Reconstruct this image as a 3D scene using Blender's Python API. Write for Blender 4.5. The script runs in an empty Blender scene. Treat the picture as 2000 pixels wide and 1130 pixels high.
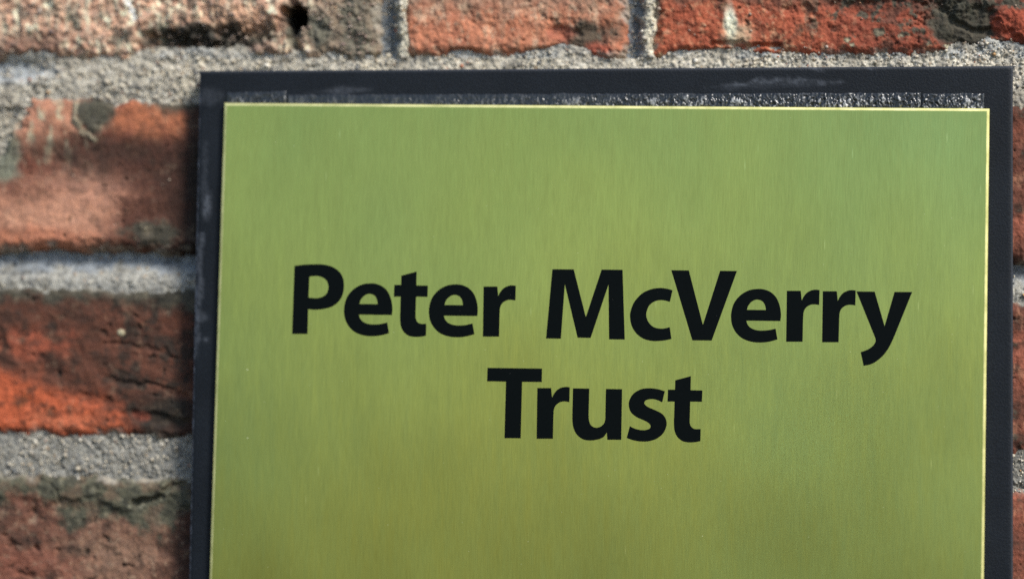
import bpy, math
import numpy as np
from mathutils import Matrix, Vector
from mathutils.geometry import tessellate_polygon

scene = bpy.context.scene
col = scene.collection

# ------------------------------------------------------------------ camera
# millimetres while designing, metres in the scene.  x right, y into the wall, z up.
MM = 0.001
LENS, DIST = 85.0, 1114.0
YAW, PITCH, ROLL = math.radians(6.947), math.radians(3.581), math.radians(0.731)
FPX = LENS / 36.0 * 2000.0
_fw = np.array([-math.sin(YAW) * math.cos(PITCH), math.cos(YAW) * math.cos(PITCH), math.sin(PITCH)])
_r0 = np.array([math.cos(YAW), math.sin(YAW), 0.0])
_u0 = np.cross(_r0, _fw)
_rt = math.cos(ROLL) * _r0 + math.sin(ROLL) * _u0
_up = -math.sin(ROLL) * _r0 + math.cos(ROLL) * _u0
CAM = np.array([0.0, -13.5, 0.0]) - DIST * _fw

cam_data = bpy.data.cameras.new('camera')
cam = bpy.data.objects.new('camera', cam_data)
col.objects.link(cam)
m = Matrix.Identity(4)
for i in range(3):
    m[i][0], m[i][1], m[i][2], m[i][3] = _rt[i], _up[i], -_fw[i], CAM[i] * MM
cam.matrix_world = m
cam_data.lens = LENS
cam_data.sensor_width = 36.0
cam_data.clip_start = 0.02
cam_data.clip_end = 100.0
cam_data.dof.use_dof = True
cam_data.dof.focus_distance = 1.100
cam_data.dof.aperture_fstop = 2.0
scene.camera = cam

# ------------------------------------------------------------------ light
SUN_EL, SUN_AZ = math.radians(44), math.radians(132)      # azimuth from +y towards +x
S = Vector((math.sin(SUN_AZ) * math.cos(SUN_EL), math.cos(SUN_AZ) * math.cos(SUN_EL), math.sin(SUN_EL)))
world = bpy.data.worlds.new('World')
scene.world = world
world.use_nodes = True
wn = world.node_tree
sky = wn.nodes.new('ShaderNodeTexSky')
sky.sky_type = 'NISHITA'
sky.sun_disc = False
sky.sun_elevation = SUN_EL
sky.sun_rotation = SUN_AZ
sky.air_density = 1.0
sky.dust_density = 0.7
bg = wn.nodes['Background']
wn.links.new(sky.outputs[0], bg.inputs[0])
bg.inputs[1].default_value = 0.09
sun_data = bpy.data.lights.new('sun', 'SUN')
sun_data.energy = 2.6
sun_data.angle = math.radians(15.0)
sun_data.color = (1.0, 0.95, 0.87)
sun = bpy.data.objects.new('sun', sun_data)
sun.rotation_euler = S.to_track_quat('Z', 'Y').to_euler()
col.objects.link(sun)
scene.view_settings.view_transform = 'Standard'
scene.view_settings.look = 'None'
scene.view_settings.gamma = 1.0
scene.view_settings.use_curve_mapping = False
scene.view_settings.exposure = 0.8
scene.render.engine = 'CYCLES'
scene.cycles.use_denoising = False
scene.cycles.max_bounces = 5


# ------------------------------------------------------------------ helpers
def place(u, v, y):
    """Reference position (u right, v down, one unit about 0.236 mm at the sign) on the upright plane y, in mm."""
    u = np.asarray(u, float); v = np.asarray(v, float)
    a = (u - 1000.0) / FPX; b = (565.0 - v) / FPX
    dx = _fw[0] + _rt[0] * a + _up[0] * b
    dy = _fw[1] + _rt[1] * a + _up[1] * b
    dz = _fw[2] + _rt[2] * a + _up[2] * b
    t = (y - CAM[1]) / dy
    return CAM[0] + t * dx, CAM[2] + t * dz


UNIT = 0.236


def _hash(ix, iy, seed):
    h = (ix.astype(np.int64) * 374761393 + iy.astype(np.int64) * 668265263 + seed * 2147483647) & 0xFFFFFFFF
    h = ((h ^ (h >> 13)) * 1274126177) & 0xFFFFFFFF
    h = ((h ^ (h >> 16)) * 2246822519) & 0xFFFFFFFF
    return ((h ^ (h >> 15)) & 0xFFFFFF) / float(0x1000000)


def perlin(x, y, seed):
    x0 = np.floor(x); y0 = np.floor(y)
    fx = x - x0; fy = y - y0
    sx = fx * fx * fx * (fx * (fx * 6 - 15) + 10); sy = fy * fy * fy * (fy * (fy * 6 - 15) + 10)

    def g(i, j):
        a = _hash(x0 + i, y0 + j, seed) * 2 * np.pi
        return np.cos(a) * (fx - i) + np.sin(a) * (fy - j)
    a = g(0, 0) * (1 - sx) + g(1, 0) * sx
    b = g(0, 1) * (1 - sx) + g(1, 1) * sx
    return (a * (1 - sy) + b * sy) * 1.5


def fbm(u, v, scale, octv=4, seed=1, gain=0.55, stretch=1.0):
    """Fractal noise about -1..1; scale is the largest feature in units, stretch > 1 draws it out upright."""
    s = np.zeros_like(u); a = 1.0; t = 0.0; f = 1.0 / scale
    for k in range(octv):
        s += a * perlin(u * f + 17.3 * k, v * f / stretch + 9.1 * k, seed + k)
        t += a * a; a *= gain; f *= 2.03
    return s / math.sqrt(t) * 1.2


def worley(u, v, cell, seed):
    """Distance to the nearest scattered point (in cells) and that point's random number."""
    x = u / cell; y = v / cell
    x0 = np.floor(x); y0 = np.floor(y)
    best = np.full_like(u, 9.0); rnd = np.zeros_like(u)
    for i in (-1, 0, 1):
        for j in (-1, 0, 1):
            px = x0 + i + _hash(x0 + i, y0 + j, seed); py = y0 + j + _hash(x0 + i, y0 + j, seed + 7)
            d = np.hypot(px - x, py - y)
            c = d < best
            best = np.where(c, d, best); rnd = np.where(c, _hash(x0 + i, y0 + j, seed + 13), rnd)
    return best, rnd


def ss(a, b, x):
    t = np.clip((x - a) / (b - a), 0, 1)
    return t * t * (3 - 2 * t)


def lerp(a, b, t):
    return a + (b - a) * t


def blob(u, v, cx, cy, rx, ry, soft=0.5, n=0.0, rot=0.0):
    """Soft ellipse mask; n is a noise field added to the radius."""
    du, dv = u - cx, v - cy
    if rot:
        c, s = math.cos(rot), math.sin(rot)
        du, dv = du * c + dv * s, -du * s + dv * c
    r = np.hypot(du / rx, dv / ry) + n
    return 1 - ss(1 - soft, 1 + soft, r)


def seg(u, v, pts, w, n=0.0):
    """Mask along a polyline, full width about 2w."""
    best = np.full_like(u, 1e9)
    if w < 8:
        u, v = u + fbm(u, v, 26, 3, 901) * 5, v + fbm(u, v, 26, 3, 902) * 5
    for (ax, ay), (bx, by) in zip(pts[:-1], pts[1:]):
        t = np.clip(((u - ax) * (bx - ax) + (v - ay) * (by - ay)) / ((bx - ax) ** 2 + (by - ay) ** 2), 0, 1)
        best = np.minimum(best, np.hypot(u - ax - t * (bx - ax), v - ay - t * (by - ay)))
    return 1 - ss(0.3, 1.3, best / w + n)


def lin(r, g, b):
    c = np.array([r, g, b], float) / 255.0
    return np.where(c <= 0.04045, c / 12.92, ((c + 0.055) / 1.055) ** 2.4)


def mix(a, b, mk):
    mk = np.clip(mk, 0, 1)[..., None]
    return a * (1 - mk) + b * mk


def new_mesh(name, verts, faces_flat, loop_counts, mat, parent=None, colors=None, attrs=None, smooth=True):
    me = bpy.data.meshes.new(name)
    verts = np.ascontiguousarray(verts, dtype=np.float32)
    faces_flat = np.ascontiguousarray(faces_flat, dtype=np.int32)
    loop_counts = np.ascontiguousarray(loop_counts, dtype=np.int32)
    me.vertices.add(len(verts)); me.vertices.foreach_set('co', verts.ravel())
    me.loops.add(len(faces_flat)); me.loops.foreach_set('vertex_index', faces_flat)
    me.polygons.add(len(loop_counts))
    starts = np.concatenate([[0], np.cumsum(loop_counts)[:-1]]).astype(np.int32)
    me.polygons.foreach_set('loop_start', starts)
    me.polygons.foreach_set('loop_total', loop_counts)
    me.update(calc_edges=True)
    me.polygons.foreach_set('use_smooth', np.full(len(loop_counts), bool(smooth)))
    if colors is not None:
        at = me.attributes.new('albedo', 'FLOAT_COLOR', 'POINT')
        c4 = np.ones((len(verts), 4), np.float32); c4[:, :3] = colors
        at.data.foreach_set('color', c4.ravel())
    for k, arr in (attrs or {}).items():
        at = me.attributes.new(k, 'FLOAT', 'POINT')
        at.data.foreach_set('value', np.ascontiguousarray(arr, dtype=np.float32))
    me.materials.append(mat)
    o = bpy.data.objects.new(name, me)
    col.objects.link(o)
    if parent is not None:
        o.parent = parent
    return o


def slab(name, X, Y, Z, yback, mat, parent, colors=None, attrs=None, skirt=True):
    """Solid from a front grid (rows down, columns right) with walls back to yback."""
    nr, nc = X.shape
    V = np.stack([X, Y, Z], -1).reshape(-1, 3)
    idx = np.arange(nr * nc).reshape(nr, nc)
    q = np.stack([idx[:-1, :-1], idx[1:, :-1], idx[1:, 1:], idx[:-1, 1:]], -1).reshape(-1, 4)
    ring = np.concatenate([idx[0, :], idx[1:, -1], idx[-1, -2::-1], idx[-2:0:-1, 0]])
    n0 = len(V); k = len(ring)
    B = V[ring].copy(); B[:, 1] = yback
    V = np.concatenate([V, B])
    b = n0 + np.arange(k)
    side = np.stack([ring, np.roll(ring, -1), np.roll(b, -1), b], -1)
    flat = np.concatenate([q.ravel(), side.ravel(), b])
    cnt = np.concatenate([np.full(len(q) + k, 4), [k]])
    if colors is not None:
        colors = colors.reshape(-1, 3); colors = np.concatenate([colors, colors[ring]])
    at = {kk: np.concatenate([a.ravel(), a.ravel()[ring]]) for kk, a in (attrs or {}).items()}
    return new_mesh(name, V * MM, flat, cnt, mat, parent, colors, at)


def empty(name, loc, label, cat):
    o = bpy.data.objects.new(name, None)
    o.empty_display_size = 0.05
    o.location = loc
    col.objects.link(o)
    o['label'] = label; o['category'] = cat
    return o


# ------------------------------------------------------------------ materials
def nodes(name):
    mt = bpy.data.materials.new(name); mt.use_nodes = True
    nt = mt.node_tree
    return mt, nt, nt.nodes['Principled BSDF']


def N(nt, kind, **kw):
    n = nt.nodes.new(kind)
    for k, v in kw.items():
        setattr(n, k, v)
    return n


def mixrgb(nt, blend, fac, a, b):
    n = N(nt, 'ShaderNodeMix', data_type='RGBA', blend_type=blend)
    for s, val in ((0, fac), (6, a), (7, b)):
        if hasattr(val, 'links'):
            nt.links.new(val, n.inputs[s])
        elif isinstance(val, (int, float)):
            n.inputs[s].default_value = val
        else:
            n.inputs[s].default_value = (*val, 1)
    return n.outputs[2]


def ramp(nt, src, a, b, lo=0.0, hi=1.0):
    n = N(nt, 'ShaderNodeMapRange', clamp=True)
    nt.links.new(src, n.inputs[0])
    for i, x in enumerate((a, b, lo, hi)):
        n.inputs[i + 1].default_value = x
    return n.outputs[0]


def coords(nt, scale=(1, 1, 1)):
    g = N(nt, 'ShaderNodeNewGeometry')
    mp = N(nt, 'ShaderNodeMapping')
    mp.inputs['Scale'].default_value = scale
    nt.links.new(g.outputs['Position'], mp.inputs[0])
    return mp.outputs[0]


def noise(nt, vec, scale, detail=3.0, rough=0.55):
    n = N(nt, 'ShaderNodeTexNoise')
    nt.links.new(vec, n.inputs['Vector'])
    n.inputs['Scale'].default_value = scale
    n.inputs['Detail'].default_value = detail
    n.inputs['Roughness'].default_value = rough
    return n.outputs[0]


def earthy(name, rough, fine, amount, bump):
    """Brick and mortar: colour from the surface's stains and painted shade, with fine grain on top."""
    mt, nt, p = nodes(name)
    at = N(nt, 'ShaderNodeAttribute', attribute_name='albedo')
    co = coords(nt)
    n1 = noise(nt, co, fine, 4, 0.65)
    n2 = noise(nt, co, fine * 0.28, 3, 0.6)
    c = mixrgb(nt, 'MULTIPLY', 1.0, at.outputs['Color'],
               mixrgb(nt, 'MIX', ramp(nt, n1, 0.3, 0.7), (1 - amount,) * 3, (1 + amount * 0.8,) * 3))
    c = mixrgb(nt, 'MULTIPLY', 1.0, c,
               mixrgb(nt, 'MIX', ramp(nt, n2, 0.3, 0.7), (0.86, 0.87, 0.90), (1.12, 1.08, 1.02)))
    nt.links.new(c, p.inputs['Base Color'])
    p.inputs['Roughness'].default_value = rough
    p.inputs['Specular IOR Level'].default_value = 0.3
    bp = N(nt, 'ShaderNodeBump')
    bp.inputs['Strength'].default_value = bump
    bp.inputs['Distance'].default_value = 0.0006
    nt.links.new(n1, bp.inputs['Height'])
    nt.links.new(bp.outputs[0], p.inputs['Normal'])
    return mt


M_BRICK = earthy('weathered brick', 0.88, 900, 0.28, 0.7)
M_MORTAR = earthy('lime mortar', 0.92, 1300, 0.30, 0.8)
M_GRAIN = earthy('sand grain', 0.55, 1500, 0.12, 0.2)


def specks(nt, scale, keep, size, seed):
    """Mask of sparse tiny specks."""
    v = N(nt, 'ShaderNodeTexVoronoi', feature='F1')
    co = N(nt, 'ShaderNodeMapping')
    co.inputs['Location'].default_value = (seed, 0.0, seed * 0.7)
    g = N(nt, 'ShaderNodeNewGeometry')
    nt.links.new(g.outputs['Position'], co.inputs[0])
    nt.links.new(co.outputs[0], v.inputs['Vector'])
    v.inputs['Scale'].default_value = scale
    sep = N(nt, 'ShaderNodeSeparateColor')
    nt.links.new(v.outputs['Color'], sep.inputs[0])
    pick = N(nt, 'ShaderNodeMath', operation='GREATER_THAN')
    nt.links.new(sep.outputs[0], pick.inputs[0]); pick.inputs[1].default_value = 1 - keep
    rad = N(nt, 'ShaderNodeMath', operation='MULTIPLY')
    nt.links.new(sep.outputs[1], rad.inputs[0]); rad.inputs[1].default_value = size
    less = N(nt, 'ShaderNodeMath', operation='LESS_THAN')
    nt.links.new(v.outputs['Distance'], less.inputs[0]); nt.links.new(rad.outputs[0], less.inputs[1])
    mul = N(nt, 'ShaderNodeMath', operation='MULTIPLY')
    nt.links.new(pick.outputs[0], mul.inputs[0]); nt.links.new(less.outputs[0], mul.inputs[1])
    return mul.outputs[0]


REFL_AT = (3.3, 0.0, 2.1)  # places the painted reflection tones on the plate


def make_brass():
    mt, nt, p = nodes('brushed brass')
    streak = noise(nt, coords(nt, (1, 1, 0.05)), 2500, 3, 0.6)
    streak2 = noise(nt, coords(nt, (1, 1, 0.12)), 300, 3, 0.6)
    bm = N(nt, 'ShaderNodeMapping')
    bm.inputs['Location'].default_value = REFL_AT
    nt.links.new(coords(nt, (1, 1, 0.8)), bm.inputs[0])
    refl_tone = noise(nt, bm.outputs[0], 4.5, 2, 0.5)
    blot2 = noise(nt, coords(nt, (1, 1, 0.45)), 42, 4, 0.55)
    c = mixrgb(nt, 'MIX', ramp(nt, refl_tone, 0.38, 0.60), BRASS_A, BRASS_B)  # yellow and green reflection pattern painted into the base colour
    c = mixrgb(nt, 'MULTIPLY', 1.0, c, mixrgb(nt, 'MIX', ramp(nt, blot2, 0.3, 0.7), (0.96, 0.965, 0.96), (1.03, 1.03, 1.03)))
    c = mixrgb(nt, 'MULTIPLY', 1.0, c, mixrgb(nt, 'MIX', ramp(nt, streak2, 0.3, 0.7), (0.985, 0.985, 0.98), (1.015, 1.015, 1.015)))
    c = mixrgb(nt, 'MULTIPLY', 1.0, c, mixrgb(nt, 'MIX', ramp(nt, streak, 0.28, 0.72), (0.90, 0.905, 0.87), (1.09, 1.085, 1.07)))
    # fine lighter scratches along the brushing, and pinprick dust
    sc = N(nt, 'ShaderNodeTexVoronoi', feature='F1')
    mp = N(nt, 'ShaderNodeMapping')
    mp.inputs['Rotation'].default_value = (0, math.radians(-4), 0)
    mp.inputs['Scale'].default_value = (1, 1, 0.10)
    g = N(nt, 'ShaderNodeNewGeometry')
    nt.links.new(g.outputs['Position'], mp.inputs[0]); nt.links.new(mp.outputs[0], sc.inputs['Vector'])
    sc.inputs['Scale'].default_value = 330
    sep = N(nt, 'ShaderNodeSeparateColor'); nt.links.new(sc.outputs['Color'], sep.inputs[0])
    a = ramp(nt, sep.outputs[0], 0.80, 0.82)
    b = ramp(nt, sc.outputs['Distance'], 0.03, 0.10, 1.0, 0.0)
    k = N(nt, 'ShaderNodeMath', operation='MULTIPLY'); nt.links.new(a, k.inputs[0]); nt.links.new(b, k.inputs[1])
    k2 = N(nt, 'ShaderNodeMath', operation='MULTIPLY'); nt.links.new(k.outputs[0], k2.inputs[0]); k2.inputs[1].default_value = 0.5
    c = mixrgb(nt, 'MIX', k2.outputs[0], c, BRASS_SCR)
    d1 = specks(nt, 330, 0.16, 0.075, 0.0)
    d2 = specks(nt, 90, 0.14, 0.035, 3.0)
    mx = N(nt, 'ShaderNodeMath', operation='MAXIMUM'); nt.links.new(d1, mx.inputs[0]); nt.links.new(d2, mx.inputs[1])
    c = mixrgb(nt, 'MIX', mx.outputs[0], c, (0.56, 0.60, 0.36))
    nt.links.new(c, p.inputs['Base Color'])
    met = N(nt, 'ShaderNodeMath', operation='SUBTRACT'); met.inputs[0].default_value = 1.0
    nt.links.new(mx.outputs[0], met.inputs[1]); nt.links.new(met.outputs[0], p.inputs['Metallic'])
    rr = ramp(nt, streak2, 0.3, 0.7, 0.22, 0.30)
    nt.links.new(rr, p.inputs['Roughness'])
    bp = N(nt, 'ShaderNodeBump')
    bp.inputs['Strength'].default_value = 0.35
    bp.inputs['Distance'].default_value = 0.00006
    nt.links.new(streak, bp.inputs['Height'])
    wave = noise(nt, coords(nt, (1, 1, 0.55)), 9, 2, 0.5)          # the sheet is not quite flat
    bw = N(nt, 'ShaderNodeBump')
    bw.inputs['Strength'].default_value = 1.0
    bw.inputs['Distance'].default_value = 0.003
    nt.links.new(wave, bw.inputs['Height'])
    nt.links.new(bw.outputs[0], bp.inputs['Normal'])
    nt.links.new(bp.outputs[0], p.inputs['Normal'])
    return mt


BRASS_A = (0.325, 0.405, 0.136)
BRASS_B = (0.398, 0.442, 0.124)
BRASS_SCR = (0.62, 0.70, 0.28)
M_BRASS = make_brass()


def make_edge():
    mt, nt, p = nodes('cut brass edge')
    n = noise(nt, coords(nt), 90, 6, 0.7)
    c = mixrgb(nt, 'MIX', ramp(nt, n, 0.35, 0.6), (0.62, 0.61, 0.24), (0.92, 0.87, 0.40))
    nt.links.new(c, p.inputs['Base Color'])
    p.inputs['Metallic'].default_value = 1.0
    p.inputs['Roughness'].default_value = 0.52
    return mt


M_EDGE = make_edge()


def make_paint():
    mt, nt, p = nodes('black letter paint')
    d1 = specks(nt, 340, 0.22, 0.06, 1.3)
    d2 = specks(nt, 160, 0.16, 0.045, 5.1)
    mx = N(nt, 'ShaderNodeMath', operation='MAXIMUM'); nt.links.new(d1, mx.inputs[0]); nt.links.new(d2, mx.inputs[1])
    n = noise(nt, coords(nt), 800, 3)
    base = mixrgb(nt, 'MIX', n, (0.0012, 0.0025, 0.0028), (0.0026, 0.0045, 0.005))
    c = mixrgb(nt, 'MIX', mx.outputs[0], base, (0.16, 0.155, 0.14))
    nt.links.new(c, p.inputs['Base Color'])
    p.inputs['Roughness'].default_value = 0.5
    p.inputs['Specular IOR Level'].default_value = 0.06
    return mt


M_PAINT = make_paint()


def make_board():
    mt, nt, p = nodes('black textured board')
    co = coords(nt)
    n1 = noise(nt, co, 1300, 3, 0.6)
    n2 = noise(nt, co, 30, 4, 0.6)
    base = mixrgb(nt, 'MIX', ramp(nt, n2, 0.3, 0.7), (0.0038, 0.0062, 0.0100), (0.0068, 0.0102, 0.0155))
    base = mixrgb(nt, 'MULTIPLY', 1.0, base, mixrgb(nt, 'MIX', ramp(nt, n1, 0.3, 0.7), (0.7, 0.7, 0.7), (1.3, 1.3, 1.3)))
    at = N(nt, 'ShaderNodeAttribute', attribute_name='scuff')
    c = mixrgb(nt, 'MIX', at.outputs['Fac'], base, (0.36, 0.40, 0.48))
    d1 = specks(nt, 190, 0.10, 0.07, 2.2)
    c = mixrgb(nt, 'MIX', d1, c, (0.45, 0.44, 0.40))
    nt.links.new(c, p.inputs['Base Color'])
    p.inputs['Roughness'].default_value = 0.55
    p.inputs['Specular IOR Level'].default_value = 0.22
    bp = N(nt, 'ShaderNodeBump')
    bp.inputs['Strength'].default_value = 0.5
    bp.inputs['Distance'].default_value = 0.0004
    nt.links.new(n1, bp.inputs['Height'])
    nt.links.new(bp.outputs[0], p.inputs['Normal'])
    return mt


M_BOARD = make_board()


def make_glue():
    mt, nt, p = nodes('torn tape adhesive')
    at = N(nt, 'ShaderNodeAttribute', attribute_name='albedo')
    nt.links.new(at.outputs['Color'], p.inputs['Base Color'])
    p.inputs['Roughness'].default_value = 0.30
    p.inputs['Specular IOR Level'].default_value = 0.6
    return mt


M_GLUE = make_glue()

# ------------------------------------------------------------------ brick wall
_wx, _wz = place(1000, 1400, 0)
wall = empty('brick_wall', (0, 0, 0), 'weathered red brick wall with crumbling grey mortar behind the plaque', 'wall')

# course lines: value at u = 0 and at u = 2000
COURSE = [((-560, -575), (-258, -272)), ((-182, -196), (117, 106)), ((188, 200), (484, 511)),
          ((556, 586), (848, 886)), ((925, 960), (1220, 1262)), ((1295, 1337), (1590, 1632))]
BRICKS = [  # course, left, right, face offset, seed
    (0, -430, 480, 0, 3), (0, 535, 965, 1, 4), (0, 1020, 1930, -1, 5), (0, 1985, 2420, 0, 6),
    (1, -480, -240, 0, 7), (1, -190, 742, 0, 11), (1, 794, 1217, 2, 12), (1, 1276, 2195, 1, 13), (1, 2245, 2450, 0, 8),
    (2, -440, -98, 0, 9), (2, -46, 930, 1, 21), (2, 985, 1410, 0, 22), (2, 1465, 2390, 0, 23),
    (3, -480, 420, -1, 31), (3, 475, 900, 0, 32), (3, 955, 1885, 0, 33), (3, 1936, 2360, 0, 34),
    (4, -470, -118, 0, 35), (4, -66, 860, 1, 41), (4, 915, 1340, 0, 42), (4, 1395, 2320, 0, 43),
    (5, -480, 430, 0, 51), (5, 485, 910, 0, 52), (5, 965, 1890, 0, 53), (5, 1945, 2400, 0, 54)]


def edges(b, u):
    (t0, t1), (b0, b1) = COURSE[b[0]]
    k = u / 2000.0
    return lerp(t0, t1, k), lerp(b0, b1, k)


def brick_d(b, u, v):
    """Distance inside the worn outline of brick b."""
    yt, yb = edges(b, u)
    wob = fbm(u, v, 90, 3, 100 + b[4]) * 6.5 + fbm(u, v, 24, 4, 200 + b[4], gain=0.65) * 4.5
    dx = np.minimum(u - b[1], b[2] - u) + wob
    dy = np.minimum(v - yt, yb - v) + wob * 1.0
    s = b[4]
    if s == 11:      # crumbled lower arris with the mortar showing
        dy = dy - blob(u, v, 420, 130, 150, 40, 0.5, fbm(u, v, 40, 3, 8) * 0.3) * 16
        dy = dy + blob(u, v, 60, 120, 60, 30) * -6
    if s == 12:
        dy = dy - blob(u, v, 1085, 125, 75, 34, 0.35, fbm(u, v, 40, 3, 9) * 0.25) * 26
        dx = dx + blob(u, v, 800, 30, 40, 60) * 4
    if s == 13:
        dy = dy - blob(u, v, 1390, 122, 95, 30, 0.4, fbm(u, v, 40, 3, 10) * 0.25) * 22
        dy = dy - blob(u, v, 1930, 120, 90, 45, 0.4, fbm(u, v, 40, 3, 11) * 0.25) * 22
    if s == 21:      # broken upper left corner
        cut = u * 0.87 + (v - 292) * 0.49
        dx = np.minimum(dx, cut + wob * 2)
    if s == 31:
        dy = dy + 0
    r = 20.0
    inner = r - np.hypot(np.maximum(r - dx, 0), np.maximum(r - dy, 0))
    return np.where((dx < r) | (dy < r), inner, np.minimum(dx, dy))


def brick_height(b, u, v, d):
    s = b[4]
    rug = {11: 2.2, 12: 1.15, 13: 1.3, 21: 0.8, 31: 0.9, 41: 1.0}.get(s, 1.0)
    prof = 1 - (1 - np.clip(d / 26.0, 0, 1)) ** 2.4
    h = b[3] - 15 * (1 - prof)
    h = h + rug * (fbm(u, v, 140, 3, s) * 2.0 + fbm(u, v, 34, 4, s + 50) * 1.9 + fbm(u, v, 10, 4, s + 60, gain=0.7, stretch=1.3) * (1.5 if s in (11, 12, 13) else 0.9))
    wu, wv = u + fbm(u, v, 16, 3, s + 65) * 6, v + fbm(u, v, 16, 3, s + 66) * 6
    w, rn = worley(wu, wv * 1.35, 85, s + 70)
    pit = (rn > 0.55) * (1 - ss(0.02, 0.03 + 0.10 * ((rn * 31.7) % 1.0), w))
    w, rn = worley(wu * 0.8, wv, 38, s + 73)
    pit = np.maximum(pit, (rn > 0.80) * (1 - ss(0.02, 0.03 + 0.12 * ((rn * 17.3) % 1.0), w)))
    h = h - pit * 4.5
    w, rn = worley(wu, wv, 13, s + 80)
    nub = (rn > 0.82) * (1 - ss(0.05, 0.12 + 0.3 * ((rn * 13.1) % 1.0), w)) * ss(-0.1, 0.5, fbm(u, v, 70, 3, s + 84))
    h = h + nub * (2.4 if s in (11, 13, 21) else 1.3)
    nz = fbm(u, v, 45, 4, s + 90)
    if s == 11:
        h = h - 80 * blob(u, v, 580, 36, 17, 26, 0.3, nz * 0.35, 0.35) - 45 * seg(u, v, [(556, 22), (575, 30)], 9, nz * 0.3)
        h = h + 7 * blob(u, v, 545, 14, 26, 18, 0.35, nz * 0.3)
        h = h - 30 * seg(u, v, [(560, -20), (583, 30), (566, 72), (588, 110)], 9, nz * 0.3)
        cv = fbm(u, v, 30, 5, 78, gain=0.7)
        h = h - 24 * blob(u, v, 420, 80, 110, 24, 0.6, cv * 0.8, -0.15) * ss(-0.3, 0.5, cv + 0.3)
        h = h - 8 * blob(u, v, 400, 80, 150, 36, 0.7, cv * 0.4, -0.1)
        h = h - 20 * blob(u, v, 320, 85, 40, 22, 0.5, nz * 0.4)
        h = h + 12 * blob(u, v, 510, 104, 36, 18, 0.5, nz * 0.2, -0.5)
        h = h + fbm(u, v, 26, 4, 77, stretch=2.6) * 3.2
    if s == 12:
        h = h - 1.8 * seg(u, v, [(962, -20), (960, 60), (955, 90)], 4, nz * 0.2)
        h = h + 2.4 * fbm(u, v, 62, 3, 431) - 3.2 * ss(0.45, 0.75, fbm(u, v, 30, 3, 432))
        h = h - 10 * blob(u, v, 1095, 60, 20, 12, 0.5, nz * 0.3)
        h = h - 8 * blob(u, v, 1150, 75, 55, 24, 0.4, nz * 0.4, -0.25)
        h = h + 6 * blob(u, v, 1185, 100, 28, 18, 0.4, nz * 0.2)
        h = h - 12 * blob(u, v, 912, 103, 26, 8, 0.4, nz * 0.4)
    if s == 13:
        edge = seg(u, v, [(1390, 86), (1450, 88), (1520, 92)], 7, nz * 0.2)
        h = h - 8 * edge
        rag = fbm(u, v, 60, 5, 79, gain=0.65)
        flake = blob(u, v, 1895, 56, 95, 44, 0.25, rag * 0.55, 0.35)
        h = h - 9 * flake - 9 * seg(u, v, [(1840, 12), (1862, 42), (1900, 58), (1945, 62)], 9, rag * 0.5) + flake * rag * 4
        h = h - 5 * blob(u, v, 1750, 18, 150, 18, 0.2, nz * 0.6)
        h = h + 5 * blob(u, v, 1975, 50, 36, 34, 0.3, nz * 0.3)
    if s == 21:
        h = h + 7 * blob(u, v, 185, 222, 34, 38, 0.35, nz * 0.3)
        h = h + 3 * blob(u, v, 60, 240, 50, 70, 0.5, nz * 0.3)
        h = h + 2.5 * seg(u, v, [(150, 205), (148, 230), (165, 262), (188, 272)], 7, nz * 0.2)
        h = h + 4 * blob(u, v, 270, 452, 55, 24, 0.4, nz * 0.5)
        h = h - 3 * blob(u, v, 290, 320, 200, 40, 0.6, nz * 0.2)
    if s == 31:
        h = h - 3.5 * seg(u, v, [(205, 668), (250, 672), (310, 682), (345, 700)], 5, nz * 0.5)
        h = h - 4.0 * seg(u, v, [(215, 740), (250, 748), (300, 750), (360, 770)], 6, nz * 0.6)
        h = h - 7 * blob(u, v, 310, 820, 60, 14, 0.4, nz * 0.5, 0.15)
        h = h - 2.5 * blob(u, v, 90, 720, 160, 16, 0.5, nz * 0.5, 0.5)
        h = h - 3 * blob(u, v, 180, 780, 60, 10, 0.5, nz * 0.6, 0.1)
        h = h + 3 * blob(u, v, 236, 649, 7, 6, 0.3)
    if s == 41:
        sm = ss(0, 1, (990 + fbm(u, v, 70, 3, 5) * 30 - v) / 26.0)
        h = h + 5 * sm
        h = h - 11 * seg(u, v, [(385, 938), (335, 948), (305, 972), (262, 984)], 6, nz * 0.7)
        h = h - 4 * seg(u, v, [(78, 936), (112, 952), (117, 984)], 3.5, nz * 0.6) + 3 * blob(u, v, 215, 965, 90, 26, 0.3, nz * 0.5) * sm
        for (a, c, e, f) in ((66, 998, 7, 9), (206, 1053, 9, 5), (12, 1044, 10, 5), (25, 1062, 16, 6), (70, 1065, 5, 8), (110, 1072, 9, 3), (45, 1122, 20, 8), (250, 1105, 14, 5)):
            h = h - 7 * blob(wu * 0.5 + u * 0.5 + nz * 4, wv + nz * 3, a, c, e * 0.8, f * 0.8, 0.5, nz * 0.5)
    h = np.where(d < 0, h - 3.5 * np.minimum(-d, 14.0), h)
    return h, pit, nub


PINK, SALMON, ORANGE = lin(196, 134, 110), lin(200, 118, 88), lin(206, 92, 52)
RED, DEEP, BURNT_SHADE = lin(178, 82, 58), lin(132, 64, 50), lin(84, 56, 50)  # the burnt tone also paints dappled shade on the left bricks
CHAR_SHADE, SOOT, ASH = lin(62, 58, 56), lin(92, 90, 84), lin(140, 138, 128)  # the char tone also paints shade on left bricks and in hollows
CREAM, LIME = lin(205, 190, 168), lin(238, 234, 226)


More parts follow.
